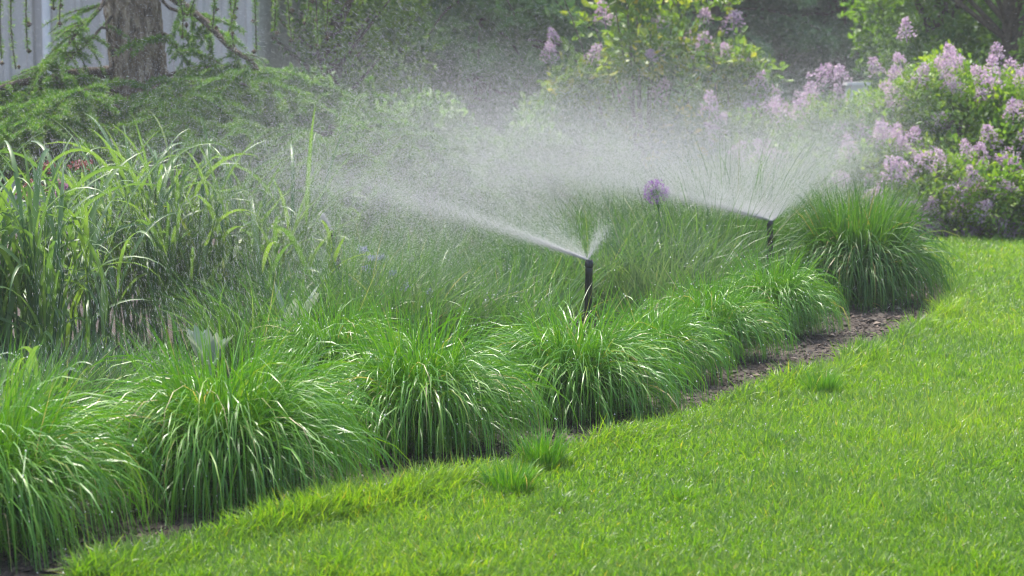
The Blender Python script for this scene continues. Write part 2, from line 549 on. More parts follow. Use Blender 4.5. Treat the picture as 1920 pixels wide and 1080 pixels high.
def fountain_grass(px, py, n, size, label, seed, upright=0.2, dry=0.0, mat='fountain', wide=1.0):
    r = np.random.default_rng(seed)
    c = ground(px, py)
    size *= 1.19
    N = int(n * 1.2)
    rad = .10 * size * np.sqrt(r.random(N))
    ra = r.uniform(0, 6.283, N)
    root = np.stack([rad * np.cos(ra), rad * np.sin(ra), np.full(N, .004)], -1)
    az = ra + r.normal(0, .75, N)
    # clumped hair: blades gather in locks
    lock = r.uniform(0, 6.283, 34)
    near = lock[np.argmin(np.abs((az[:, None] - lock[None] + 3.1416) % 6.283 - 3.1416), 1)]
    az = az + .25 * ((near - az + 3.1416) % 6.283 - 3.1416)
    frac = rad / (.10 * size)
    up = r.random(N) < upright
    e0 = np.where(up, r.uniform(1.2, 1.55, N), 1.5 - .45 * frac ** 1.4 + r.normal(0, .2, N))
    bend = np.where(up, r.uniform(.1, 1.0, N), r.uniform(2.6, 5.2, N))
    L = np.where(up, r.uniform(.32, .52, N), r.uniform(.44, .66, N) * (1 - .12 * frac)) * size
    short = r.random(N) < .22
    L = np.where(short, L * .6, L)
    W = r.uniform(.0026, .0056, N) * (.8 + .2 * size) * wide
    tint = np.clip(r.normal(.42, .22, N) + np.where(r.random(N) < .045 + dry, .45, 0), 0, 1)
    mb = MB()
    pts = ribbons(mb, root, az, e0, bend, L, W, 10, r, 2.0, r.normal(0, .9, N), r.normal(0, .45, N), tint=tint, zmin=.006)
    root2 = np.stack([rad * np.cos(ra), rad * np.sin(ra), np.full(N, .004)], -1)[:N // 5]
    ribbons(mb, root2 * 1.5, az[:N // 5], r.uniform(.6, 1.2, N // 5), r.uniform(.8, 2.0, N // 5), r.uniform(.10, .22, N // 5) * size, W[:N // 5], 4, r, 1.3,
            tint=np.clip(r.normal(.6, .25, N // 5), 0, 1), zmin=.006)
    o = mb.build('fountain_grass', M[mat])
    o.location = c
    o.rotation_euler = (r.normal(0, .05), r.normal(0, .05), 0)
    o.scale = (r.uniform(.94, 1.06), r.uniform(.94, 1.06), r.uniform(.93, 1.05))
    tag(o, label, 'ornamental grass', 'arching fountain grass clumps along the lawn edge')
    clump_beads(o, pts, 450, r, (.0012, .0030))
    return o


fountain_grass(-15, 1015, 1900, .95, 'arching fountain grass clump at the near end of the front row, tips hanging by the lawn', 11)
fountain_grass(420, 935, 2200, .95, 'large domed fountain grass clump with dark hollow centre and silvery drooping tips beside the lawn', 12)
fountain_grass(790, 846, 1900, .85, 'fountain grass clump third along the front row, before the bare mulch patch', 13)
fountain_grass(1075, 776, 2000, .86, 'fountain grass clump in front of the nearer black sprinkler', 14, .16)
fountain_grass(1230, 714, 1500, .67, 'small fountain grass clump just beyond the nearer sprinkler, fifth in the row', 15)
fountain_grass(1332, 672, 1500, .69, 'fountain grass clump between the two sprinklers, sixth in the row', 16)
fountain_grass(1450, 628, 1800, .75, 'fountain grass clump sweeping onto the mulch below the farther sprinkler', 17)
fountain_grass(625, 740, 1200, .70, 'loose fountain grass clump in the second row behind the mulch patch clump', 18, .2)


def upright_grass(c, n, h, spread, label, seed, mat='upright', width=(.004, .008), cat='ornamental grass', group=None, name='upright_grass', foot=.12, beads_n=120, arch=1.0, lean=0.0):
    r = np.random.default_rng(seed)
    rad = foot * np.sqrt(r.random(n))
    ra = r.uniform(0, 6.283, n)
    root = np.stack([rad * np.cos(ra), rad * np.sin(ra), np.full(n, .004)], -1)
    az = ra + r.normal(0, .7, n)
    fr = rad / foot
    e0 = 1.5 - spread * fr + r.normal(0, .12, n)
    bend = np.abs(r.normal(.9, .5, n)) * arch
    L = h * r.uniform(.55, 1.12, n)
    tint = np.clip(r.normal(.45, .2, n) + np.where(r.random(n) < .03, .5, 0), 0, 1)
    mb = MB()
    pts = ribbons(mb, root, az, e0, bend, L, r.uniform(*width, n), 8, r, 1.9, r.normal(0, .6, n), r.normal(0, .3, n), tint=tint, zmin=.006)
    o = mb.build(name, M[mat])
    o.location = c
    tag(o, label, cat, group)
    if beads_n:
        clump_beads(o, pts, beads_n, r)
    return o


fountain_grass(1605, 568, 2500, 1.06, 'tall upright green grass clump at the end of the row by the bed corner', 31, .45, mat='upright', wide=1.45)
upright_grass(ground(1530, 520), 1100, .60, .5, 'upright green grass clump directly behind the tall end clump', 32, foot=.18, width=(.004, .007))
# wiry tuft rising in the mist behind the farther sprinkler
upright_grass(ground(1385, 545), 420, .88, .42, 'wiry tall grass tuft rising out of the mist behind the farther sprinkler', 33, mat='upright', foot=.2, width=(.003, .006), arch=.7)

FG = 'fine grass clumps in the misty middle of the bed'
fine = [
    (850, 655, .36, 'fine grass clump behind the third front clump'), (755, 665, .36, 'fine grass clump below the blue flowers'), (920, 660, .36, 'fine grass clump between third front clump and sprinkler'), (680, 680, .34, 'fine grass clump beside the loose second row clump'),
    (110, 775, .22, 'low fine grass between the near left reeds and the front row'), (215, 745, .22, 'low fine grass under the rain of drops, before the reeds'),
    (15, 800, .22, 'low fine grass at the left border before the reeds'),
    (1228, 600, .47, 'fine grass clump before the allium stem'), (1320, 575, .46, 'fine grass clump rising between the front clumps and the allium'),  # px, py of the foot, height, label
    (1150, 560, .50, 'fine grass clump right behind the nearer sprinkler'), (1215, 540, .52, 'fine grass clump around the purple allium'),
    (1300, 530, .52, 'fine grass clump between allium and farther sprinkler'), (1385, 535, .50, 'fine grass clump just left of the farther sprinkler'),
    (1080, 530, .46, 'fine grass clump under the nearer sprinkler jet'), (1000, 560, .44, 'fine grass clump left of the nearer sprinkler jet root'),
    (930, 540, .44, 'fine grass clump half way under the long left jet'), (850, 560, .42, 'fine grass clump beyond the second row grasses, near the blue flowers'),
    (780, 590, .40, 'fine grass clump in front of the blue flowers'), (700, 600, .40, 'fine grass clump between blue flowers and broad leaved reeds'),
    (900, 490, .46, 'pale fine grass clump deep in the mist left of the jet'), (1010, 480, .46, 'pale fine grass clump deep in the mist above the jet root'),
    (1120, 480, .48, 'pale fine grass clump deep in the mist beside the allium'), (1250, 480, .52, 'pale fine grass clump in the mist right of the allium'),
    (1330, 470, .60, 'pale fine grass clump in the mist before the wiry tuft'), (820, 500, .44, 'pale fine grass clump in the mist before the weeping boughs'),
    (1160, 515, .52, 'fine grass clump in the second rank behind the nearer sprinkler'), (1270, 560, .48, 'fine grass clump right of the allium stem'),
    (1090, 590, .40, 'fine grass clump against the back of the nearer sprinkler'), (1420, 515, .52, 'fine grass clump at the back of the farther sprinkler'),
    (880, 520, .44, 'fine grass clump under the tip of the long left jet'), (660, 560, .40, 'fine grass clump at the foot of the half hidden sprinkler'),
    (1450, 480, .62, 'fine grass clump behind the farther sprinkler, under its fan'), (600, 640, .42, 'fine grass clump beside the silvery leaved plant'),
    (520, 690, .40, 'fine grass clump behind the domed front clump'), (1180, 450, .5, 'faint grass clump farthest in the mist behind the allium'),
    (740, 520, .42, 'fine grass clump behind the blue flowers'), (960, 620, .40, 'fine grass clump behind the sprinkler front clump'),
]
for i, (px, py, h, lab) in enumerate(fine):
    hv = 1.38 * (.72 + .36 * ((i * .618) % 1))
    upright_grass(ground(px, py), 520 + 300 * (i % 2), h * hv, .50, lab, 100 + i, mat=('fine', 'sedge', 'fine')[i % 3], width=(.0030, .0066), group=FG, name='fine_grass', foot=.26, beads_n=70, arch=.55 + .35 * (i % 2))


for k, (px, py, n_, h_, lab) in enumerate(((1015, 888, 260, .13, 'taller dark grass tuft on the lawn edge beside the mulch patch'), (955, 938, 220, .11, 'dark grass tuft in the lawn just inside its ragged edge'),
                                           (1540, 745, 200, .10, 'small grass tuft in the lawn below the farther mulch strip'))):
    upright_grass(ground(px, py, .03), int(n_ * 1.5), h_, .3, lab, 150 + k, mat='fountain', width=(.0024, .004), cat='grass tuft', name='grass_tuft', foot=.05, beads_n=0, arch=.6)


def reed(c, stems, h, label, seed, foot=.16):
    """tall grass with broad arching leaves set along its stalks"""
    r = np.random.default_rng(seed)
    root_ = empty('broad_leaf_grass', c, label, 'ornamental grass', 'tall broad leaved grasses by the larch')
    mb, st = MB(), MB()
    allp = []
    for k in range(stems):
        rr, ra = foot * math.sqrt(r.random()), r.uniform(0, 6.283)
        lean = r.normal(0, .10, 2) + .25 * np.array([math.cos(ra), math.sin(ra)]) * rr / foot
        hh = h * r.uniform(.45, .85)
        foot_p = np.array([rr * math.cos(ra), rr * math.sin(ra), 0.002])
        tip = foot_p + np.array([lean[0] * hh, lean[1] * hh, hh])
        cv = curve(foot_p, (foot_p + tip) / 2 + np.array([0, 0, .02]), tip, 6)
        tube(st, cv, np.linspace(.0045, .002, 6), 5, r.random() * .6)
        nl = r.integers(3, 6)
        f = np.sort(r.uniform(.02, 1, nl))
        base = foot_p + (tip - foot_p) * f[:, None]
        az = r.uniform(0, 6.283) + np.arange(nl) * 3.14 + r.normal(0, .7, nl)
        L = h * r.uniform(.4, .85, nl)
        p = ribbons(mb, base, az, r.uniform(1.05, 1.5, nl), r.uniform(.3, 2.7, nl), L, r.uniform(.011, .024, nl), 12, r, 2.0, r.normal(0, .5, nl), r.normal(0, .3, nl),
                    prof='broad', fold=.35, tint=np.clip(r.normal(.5, .17, nl), 0, .93), zmin=.01)
        allp.append(p)
    mb.build('leaves', M['broad'], root_)
    st.build('stalks', M['broad'], root_)
    clump_beads(root_, np.concatenate(allp), 220, r)


reed(ground(90, 735), 44, .76, 'tall broad leaved grass with bright arching leaves at the near left', 41, .2)
reed(ground(-60, 745), 26, .74, 'tall broad leaved grass cut by the left border of the picture', 42, .2)
reed(ground(300, 655), 48, .80, 'tall broad leaved grass below the larch trunk, leaves bowed over', 43, .22)
reed(ground(440, 640), 44, .74, 'tall broad leaved grass with wet bowed leaves right of the larch trunk', 44, .22)
reed(ground(190, 640), 38, .75, 'tall broad leaved grass in front of the red flower heads', 45, .2)
reed(ground(530, 665), 9, .55, 'sparse low broad leaved grass with one long bowed leaf before the far nozzle', 46, .14)
reed(ground(40, 850), 14, .30, 'low broad leaved grass tuft between the reeds and the nearest front clump', 47, .12)


# ------------------------------------------------------------------ sprinklers
def sprinkler(px, Y, top, label, tilt, jet_az):
    p = at(px, 487, Y)
    root = empty('sprinkler', (p[0], Y, 0), label, 'sprinkler', 'black pop-up sprinklers in the grass bed')
    root.rotation_euler = (tilt[0], tilt[1], 0)
    mb = MB()
    z = np.array([0, .03, .031, .06, .061])
    tube(mb, [(0, 0, -.05), (0, 0, .0), (0, 0, .07), (0, 0, .071), (0, 0, .085)], [.031, .031, .031, .027, .027], 20)
    mb.build('body', M['plastic'], root)
    mb = MB()
    zz = [.08, .12, .125, .13, top - .062, top - .058, top - .034, top - .03]
    rr = [.0138, .0138, .0130, .0138, .0138, .0148, .0148, .0138]
    tube(mb, [(0, 0, q) for q in zz], rr, 18)
    for k in range(9):                        # raised ribs along the stem
        a = k * 6.283 / 9
        tube(mb, [(math.cos(a) * .0137, math.sin(a) * .0137, .13), (math.cos(a) * .0137, math.sin(a) * .0137, top - .065)], .0011, 5)
    mb.build('riser', M['plastic'], root)
    mb = MB()
    tube(mb, [(0, 0, top - .03), (0, 0, top - .026), (0, 0, top - .007), (0, 0, top - .006), (0, 0, top)], [.0135, .0152, .0152, .0135, .0128], 20)
    for k in range(14):
        a = k * 6.283 / 14
        tube(mb, [(math.cos(a) * .0152, math.sin(a) * .0152, top - .025), (math.cos(a) * .0152, math.sin(a) * .0152, top - .008)], .0009, 4)
    mb.build('nozzle', M['plastic'], root)
    return np.array([p[0], Y, top])


noz1 = sprinkler(1101, 7.47, .436, 'nearer black sprinkler riser spraying a long jet leftwards', (0, R(1.0)), 0)
noz2 = sprinkler(1446, 9.5, .43, 'farther black sprinkler riser spraying a wide white fan', (0, R(-1.2)), 0)
noz3 = sprinkler(648, 9.0, .43, 'half hidden sprinkler with a short white spurt deep in the grasses', (R(-2), R(-8)), 0)
noz3 = noz3 + np.array([-.06, 0, -.003])


# ------------------------------------------------------------------ spray
def fly(n, r, az, el, v0, tau, tmax, tpow=1.0, wind=(0, 0)):
    t = tmax * r.random(n) ** tpow
    e = 1 - np.exp(-t / tau)
    vh = v0 * np.cos(el)
    vz = v0 * np.sin(el)
    hx = vh * tau * e
    gq = 9.81
    z = tau * (vz + gq * tau) * e - gq * tau * t
    drift = (t - tau * e)
    p = np.stack([np.cos(az) * hx + wind[0] * drift, np.sin(az) * hx + wind[1] * drift, z], -1)
    ex = np.exp(-t / tau)
    vel = np.stack([np.cos(az) * vh * ex + wind[0] * (1 - ex), np.sin(az) * vh * ex + wind[1] * (1 - ex), (vz + gq * tau) * ex - gq * tau], -1)
    return p, vel, t


def spray(noz, name, label, parts, seed):
    r = np.random.default_rng(seed)
    mb = MB()
    for kind, n, az, el, v, tau, tmax, tpow, size, wind in parts:
        # a jet is a narrow stream; a fan spreads over the whole arc of the nozzle
        a = r.normal(R(az[0]), R(az[1]), n) if kind == 'jet' else r.uniform(R(az[0]), R(az[1]), n)
        e = np.clip(r.normal(R(el[0]), R(el[1]), n), R(-10), R(85))
        vv = r.uniform(*v, n)
        ta = tau * r.uniform(.6, 1.5, n)
        p, vel, t = fly(n, r, a, e, vv, ta, tmax, tpow, wind)
        p = p + noz + r.normal(0, 1, (n, 3)) * (.0015 + .11 * t[:, None])
        k = p[:, 2] > .03
        p, vel, t = p[k], vel[k], t[k]
        if kind == 'streak':
            spd = np.linalg.norm(vel, axis=1)
            spindles(mb, p, vel, np.clip(spd * .0045, .006, .03) * r.uniform(.6, 1.3, len(p)), r.uniform(.5, 1.1, len(p)) * size, r)
        else:
            beads(mb, p, size * r.uniform(.5, 1.3, len(p)), r, tet=True)
    o = mb.build(name, M['mist'], smooth=True)
    tag(o, label, 'water spray', kind='stuff')
    return o


# kind, count, azimuth, elevation (mean, sd), speed, drag time, life, time power, drop size, wind
W0 = (-.5, .4)
spray(noz1, 'water_spray', 'fine spray thrown leftwards by the nearer sprinkler', [
    ('jet', 45000, (169, 4.5), (21, 2.2), (8, 10), .28, .19, 1.6, .0009, W0),
    ('jet', 3000, (60, 9.0), (40, 6), (4, 6), .10, .05, 1.0, .0010, W0),
    ('fan', 90000, (110, 176), (24, 6), (6, 10), .25, .5, .9, .0008, W0),
    ('fan', 230000, (100, 178), (25, 9), (6, 13), .16, .85, .9, .0009, W0),
    ('streak', 12000, (95, 170), (36, 9), (8, 12), .40, 1.4, .8, .0006, W0),
], 61)
spray(noz2, 'water_spray', 'wide white fan of spray from the farther sprinkler', [
    ('jet', 60000, (172, 4.5), (17, 2.2), (8, 10), .30, .28, 1.7, .0010, W0),
    ('jet', 5000, (42, 5.0), (32, 4), (7, 9), .20, .25, 1.0, .0010, W0),
    ('fan', 150000, (45, 176), (24, 6), (7, 10), .25, .45, 1.0, .0009, W0),
    ('fan', 1900000, (55, 177), (20, 7.5), (9.5, 18), .16, .7, .9, .00095, W0),
    ('streak', 5000, (30, 174), (32, 10), (7, 11), .40, 1.4, .8, .0006, W0),
], 62)
spray(noz3, 'water_spray', 'drops raining over the reeds from the half hidden sprinkler', [
    ('jet', 5000, (150, 5.0), (50, 3), (7, 9), .2, .012, 1.0, .0012, W0),
    ('streak', 9000, (100, 250), (48, 12), (7, 11), .38, 1.7, .7, .0004, W0),
    ('fan', 12000, (90, 180), (42, 12), (10, 16), .18, 1.1, .7, .0007, W0),
    ('fan', 110000, (165, 275), (30, 12), (7, 17), .17, 1.1, .7, .0007, W0),
], 63)
# loose drops falling through the rest of the bed and over the lawn corner
r = np.random.default_rng(64)
mb = MB()
for n, (x0, x1), (y0, y1), (Y0, Y1), vel in (
        (9000, (60, 620), (260, 760), (5.8, 9.0), (.25, 0, -1.0)), (1500, (560, 1150), (-20, 260), (8, 12), (.75, .2, -.9)),
        (420, (1480, 1960), (180, 520), (8.5, 12.0), (-.9, 0, -.55)), (160, (1300, 1900), (480, 800), (6.5, 9.0), (-.6, 0, -.7)), (2600, (-20, 700), (-20, 420), (8.5, 12.0), (.55, 0, -.8))):
    P = np.array([at(a, b, c) for a, b, c in zip(r.uniform(x0, x1, n), r.uniform(y0, y1, n), r.uniform(Y0, Y1, n))])
    P = P[P[:, 2] > .05]
    v_ = np.array(vel)[None] + r.normal(0, .10, (len(P), 3))
    spindles(mb, P, v_, np.clip(r.lognormal(-4.2, .5, len(P)), .005, .04), r.uniform(.00018, .00045, len(P)), r)
tag(mb.build('falling_water_drops', M['mist']), 'drawn out water drops falling all over the garden bed', 'water drops', kind='stuff')


# ------------------------------------------------------------------ small plants in the bed
def allium(px, py, Y, label, rad=.045):
    r = np.random.default_rng(int(px))
    h = at(px, py, Y)
    root = empty('allium', (h[0], Y, 0), label, 'flower')
    mb = MB()
    tube(mb, curve((0, 0, 0), (.05, 0, h[2] * .5), (0, 0, h[2]), 8), .0045, 7)
    mb.build('stem', M['upright'], root)
    mb, ped = MB(), MB()
    d = unit(r.normal(0, 1, (150, 3)))
    c = np.array([0, 0, h[2]])
    for q in d:
        tube(ped, [c, c + q * rad * .9], .0006, 3, .4)
        fl = c + q * rad * r.uniform(.82, 1.05)
        leaves(mb, np.repeat(fl[None], 6, 0), .014, .0045, r, np.repeat(q[None], 6, 0), 1.5, shape='slim')
    hd = mb.build('flower_head', M['allium'], root)
    ped.build('pedicels', M['upright'], hd)


allium(1230, 360, 9.6, 'round purple allium flower head on a tall stem in the mist', .055)


def silver_plant(px, py, label, seed, n=12, L=.17):
    r = np.random.default_rng(seed)
    mb = MB()
    az = np.arange(n) * 2.4 + r.normal(0, .3, n)
    ribbons(mb, np.stack([np.cos(az) * .02, np.sin(az) * .02, np.full(n, .16)], -1), az, r.uniform(1.1, 1.5, n), r.uniform(.1, .6, n), L * r.uniform(.7, 1.15, n), r.uniform(.045, .065, n), 7, r, 1.5,
            r.normal(0, .3, n), prof='broad', fold=.3)
    tube(mb, [(0, 0, 0), (0, 0, .2)], .008, 6)
    o = mb.build('silver_leaf_plant', M['silver'])
    o.location = ground(px, py)
    tag(o, label, 'plant', 'silvery broad leaved plants')


silver_plant(395, 770, 'silvery felt leaved plant rising behind the domed front grass clump', 71, 12, .125)
silver_plant(545, 705, 'silvery felt leaved plant with two upright leaves, right of the other', 72, 5, .2)


def flower_plant(px, py, Y, label, seed, mat, heads, spread, head_r, cat='flower', name='flowering_plant', petal=.02):
    r = np.random.default_rng(seed)
    top = at(px, py, Y)
    root = empty(name, (top[0], Y, 0), label, cat)
    st, lf = MB(), MB()
    for k in range(heads):
        q = np.array([r.normal(0, spread), r.normal(0, spread), top[2] + r.uniform(-.10, .02)]) if k else np.array([0, 0, top[2]])
        cv = curve((q[0] * .2, q[1] * .2, 0), (q[0] * .6, q[1] * .6, q[2] * .6), q, 7)
        tube(st, cv, .003, 5)
        n = 16
        leaves(lf, cv[r.integers(1, 6, n)], .06, .018, r, spread=1.5)
        hb = MB()
        m_ = 70
        leaves(hb, q + r.normal(0, 1, (m_, 3)) * head_r * np.array([.5, .5, .3]), petal, petal * .55, r)
        hb.build('flower_head', M[mat], root)
    st.build('stem', M['shrub_leaf'], root)
    lf.build('leaves', M['shrub_leaf'], root)


flower_plant(86, 313, 8.2, 'plant with rusty red domed flower heads behind the left reeds', 73, 'red_flower', 3, .05, .035)
flower_plant(112, 345, 8.4, 'plant with dusty pink flower heads below the rusty red ones', 74, 'pink_flower', 3, .05, .03)
flower_plant(45, 365, 8.3, 'low plant with a single brownish red head at the far left', 75, 'red_flower', 1, .05, .025)
for i, (px, py, Y, lab) in enumerate(((680, 468, 8.6, 'blue flowers with white glints beside the half hidden sprinkler'), (735, 512, 8.3, 'pale blue flowers right of the half hidden sprinkler'),
                                      (765, 540, 8.0, 'low blue flowers nearest the loose second row grass'))):
    flower_plant(px, py, Y, lab, 80 + i, 'blue_flower', 3, .07, .020, petal=.013)

# ------------------------------------------------------------------ larch on the left, with low boughs
r = np.random.default_rng(90)
LX, LY = at(262, 215, 12.4)[0], 12.4
larch = empty('larch_tree', (LX, LY, 0), 'larch with thick scaly trunk, low boughs and hanging cone twigs before the grey wall', 'tree')
tr = MB()
zz = np.linspace(0, 8.5, 70)
rad = np.interp(zz, [0, .25, .8, 2.5, 8.5], [.25, .20, .172, .155, .04])
cent = np.stack([-.045 * np.clip(zz - .8, 0, 9) + .02 * np.sin(zz * 2), .01 * np.sin(zz * 3), zz], -1)
th = np.linspace(0, 2 * np.pi, 40, endpoint=False)
nz = np.array([[math.sin(3 * a + z * 1.3) * .5 + math.sin(11 * a + 2.1 * math.sin(z * 5)) + .8 * math.sin(17 * a - z * 7) for a in th] for z in zz])
RR = rad[:, None] * (1 + .018 * nz + r.normal(0, .012, nz.shape))
V = cent[:, None] + np.stack([RR * np.cos(th), RR * np.sin(th), np.zeros_like(RR)], -1)
i_ = np.arange(V.shape[0] * 40).reshape(-1, 40)
j_ = np.roll(i_, -1, 1)
tr.add(V.reshape(-1, 3), np.stack([i_[:-1], j_[:-1], j_[1:], i_[1:]], -1).reshape(-1, 4))
# bark plates
npl = 2600
za = r.uniform(.1, 3.2, npl)
ta_ = r.uniform(0, 6.283, npl)
rr_ = np.interp(za, zz, rad)
pc = np.stack([np.interp(za, zz, cent[:, 0]) + rr_ * np.cos(ta_), np.interp(za, zz, cent[:, 1]) + rr_ * np.sin(ta_), za], -1)
tang = np.stack([-np.sin(ta_), np.cos(ta_), 0 * ta_], -1)
outw = np.stack([np.cos(ta_), np.sin(ta_), 0 * ta_], -1)
hw, hh = r.uniform(.010, .022, npl)[:, None], r.uniform(.015, .045, npl)[:, None]
up_ = np.array([0, 0, 1.0])
dep = r.uniform(.004, .012, npl)[:, None]
corn = [pc + tang * hw * a * r.uniform(.7, 1.2, (npl, 1)) + up_ * hh * b * r.uniform(.7, 1.2, (npl, 1)) + outw * dep for a, b in ((-1, -.7), (-.2, -1), (1, -.6), (.8, .8), (0, 1), (-.9, .7))]
basev = [c - outw * (dep + .01) * 1.0 + (c - pc) * .25 for c in corn]
Vp = np.stack(corn + basev, 1)
ib = np.arange(npl)[:, None] * 12
Fq = [ib + np.array([0, 1, 2, 3]), ib + np.array([0, 3, 4, 5])] + [ib + np.array([a, 6 + a, 6 + (a + 1) % 6, (a + 1) % 6]) for a in range(6)]
tr.add(Vp.reshape(-1, 3), np.concatenate(Fq))
tr.build('trunk', M['bark'], larch, smooth=False)


def bough(parent, p0, p1, p2, rad0, nsub, sublen, tuft_n, r, nl=.022, nw=.0035, droop=.6, mat='needle', branch_name='branch', start=.15, flat=.35, bend_up=0.0):
    """a limb with side twigs carrying needle tufts; points are relative to the parent"""
    wood, nd = MB(), MB()
    cv = curve(p0, p1, p2, 16)
    ww = np.cumsum(r.normal(0, .012, (16, 3)), 0)
    cv = cv + (ww - np.linspace(0, 1, 16)[:, None] * ww[-1])
    tube(wood, cv, np.linspace(rad0, rad0 * .25, 16), 8)
    d = unit(np.asarray(p2, float) - np.asarray(p0, float))
    for k in range(nsub):
        f = start + (1 - start) * r.random() ** .8
        x = f * 15
        b0 = cv[int(x)] * (1 - x % 1) + cv[min(int(x) + 1, 15)] * (x % 1)
        sd_ = r.normal(0, 1, 3) * np.array([1, 1, flat]) + d * .5
        sd_ = sd_ / np.linalg.norm(sd_)
        Ls = sublen * r.uniform(.4, 1.2) * (1.15 - .5 * f)
        q1 = b0 + sd_ * Ls * .5 + np.array([0, 0, bend_up * Ls])
        q2 = b0 + sd_ * Ls + np.array([0, 0, -droop * Ls])
        tw = curve(b0, q1, q2, 8)
        tube(wood, tw, np.linspace(.005, .0015, 8), 4)
        m_ = int(tuft_n * Ls / sublen)
        ff = r.random(m_) * 7
        ip = ff.astype(int).clip(0, 6)
        pp = tw[ip] * (1 - (ff - ip))[:, None] + tw[ip + 1] * (ff - ip)[:, None]
        pp = np.repeat(pp, 7, 0) + r.normal(0, .004, (m_ * 7, 3))
        tdir = np.repeat(tw[ip + 1] - tw[ip], 7, 0)
        tint = np.clip(np.repeat(r.normal(.5, .22, m_), 7) + r.normal(.04, .1, m_ * 7), 0, 1)
        leaves(nd, pp, nl, nw, r, tdir, 1.7, tint=tint, shape='slim')
    br = wood.build(branch_name, M['limb'], parent)
    nd.build('needles', M[mat], br)
    return br


def rel(px, py, Y, o=None):
    o = larch.location if o is None else o
    return at(px, py, Y) - np.array(o)


# the limbs that show in front of the wall
bough(larch, rel(225, 140, 12.4), rel(120, 150, 12.0), rel(-60, 175, 11.4), .045, 26, .36, 60, r, droop=.25)
bough(larch, rel(290, 150, 12.4), rel(370, 175, 12.1), rel(470, 205, 11.8), .036, 26, .36, 55, r, droop=.4, start=.45)
bough(larch, rel(285, -30, 12.4), rel(420, 110, 12.0), rel(545, 195, 11.8), .028, 16, .34, 50, r, droop=.35, start=.45)
bough(larch, rel(240, -60, 12.4), rel(170, 60, 12.0), rel(60, 150, 11.8), .016, 50, .34, 70, r, droop=.3, start=.25, mat='needle')
bough(larch, rel(235, 20, 12.4), rel(180, 60, 12.1), rel(130, 110, 12.0), .012, 18, .22, 50, r, droop=.3)
# low boughs sweeping down over the bed in front of the trunk
for a, b, c, n in (((250, 230, 12.3), (180, 190, 11.8), (40, 300, 11.2), 80), ((270, 240, 12.3), (300, 190, 11.7), (330, 300, 11.0), 80), ((285, 220, 12.3), (400, 180, 11.8), (520, 280, 11.2), 85),
                   ((240, 250, 12.3), (120, 230, 11.6), (-40, 330, 11.0), 70), ((300, 260, 12.3), (450, 240, 11.6), (600, 350, 10.8), 90), ((260, 270, 12.3), (230, 230, 11.4), (180, 380, 10.6), 80),
                   ((290, 200, 12.5), (430, 150, 12.4), (640, 240, 12.2), 80), ((270, 300, 12.3), (380, 280, 11.2), (420, 400, 10.4), 80), ((240, 215, 12.4), (100, 170, 12.2), (-30, 240, 12.0), 60)):
    bough(larch, rel(*a), rel(*b), rel(*c), .02, int(n * 1.6), .5, 100, r, droop=.4, nl=.03, nw=.006)
for a, b, c, n in (((300, 60, 12.4), (350, 90, 12.2), (420, 170, 12.1), 14), ((300, -10, 12.4), (400, 40, 12.2), (480, 130, 12.0), 16), ((220, 170, 12.3), (120, 150, 11.9), (-20, 210, 11.5), 60), ((290, 170, 12.3), (380, 200, 11.7), (520, 240, 11.5), 70)):
    bough(larch, rel(*a), rel(*b), rel(*c), .012, n, .36, 90, r, droop=.4, nl=.03, nw=.006)
for a, b, c, n in (((300, 170, 12.2), (420, 120, 11.6), (610, 230, 11.3), 70), ((290, 190, 12.2), (380, 150, 11.5), (480, 260, 11.0), 70), ((240, 190, 12.2), (150, 150, 11.5), (60, 250, 11.0), 70),
                   ((300, 140, 12.3), (480, 100, 12.0), (700, 220, 11.7), 60), ((230, 200, 12.2), (90, 190, 11.3), (-40, 270, 10.8), 60), ((280, 210, 12.1), (320, 180, 11.3), (380, 290, 10.7), 60)):
    bough(larch, rel(*a), rel(*b), rel(*c), .014, n, .42, 110, r, droop=.35, nl=.034, nw=.006)
# higher limbs, out of the picture, with the hanging twigs that reach into it
for k in range(22):
    z0 = r.uniform(2.0, 6.5)
    a = r.uniform(0, 6.283)
    Lb = (2.6 - z0 * .28) * r.uniform(.7, 1.1)
    p0 = np.array([-.045 * (z0 - .8), 0, z0])
    bough(larch, p0, p0 + np.array([math.cos(a) * Lb * .5, math.sin(a) * Lb * .5, .25]), p0 + np.array([math.cos(a) * Lb, math.sin(a) * Lb, -.15]), .022, 14, .4, 22, r, droop=.7, nl=.03, nw=.005)


def hanging(px, y1, Y, seed):
    r = np.random.default_rng(seed)
    top_, bot = rel(px, -70, Y), rel(px + r.normal(0, 10), y1, Y)
    wood, nd = MB(), MB()
    cv = curve(top_, (top_ + bot) / 2 + np.array([r.normal(0, .03), 0, 0]), bot, 10)
    tube(wood, cv, .005, 5)
    m_ = 46
    f = r.random(m_) * 8.99
    ip = f.astype(int)
    pp = cv[ip] * (1 - (f - ip))[:, None] + cv[ip + 1] * (f - ip)[:, None]
    leaves(nd, np.repeat(pp, 8, 0), .032, .0045, r, None, tint=np.clip(np.repeat(r.normal(.75, .2, m_), 8), 0, 1), shape='slim')
    br = wood.build('hanging_twig', M['twig'], larch)
    nd.build('needles', M['needle'], br)
    for q in cv[[3, 6, 9]]:
        cn = MB()
        beads(cn, (q + r.normal(0, .012, 3))[None], .017, r)
        cn.build('cone', M['cone'], br)


for k, (px, y1, Y) in enumerate(((6, 110, 11.8), (26, 130, 11.9), (52, 95, 11.7), (108, 15, 11.8), (122, 45, 11.8), (330, 40, 11.6), (352, 70, 11.9), (400, 55, 11.7), (425, 85, 11.8), (445, 60, 11.6),
                                 (478, 95, 11.8), (510, 60, 11.7), (540, 75, 11.9), (575, 40, 11.8), (620, 65, 11.7), (590, 85, 12.0), (380, 30, 11.9))):
    hanging(px, y1, Y, 300 + k)

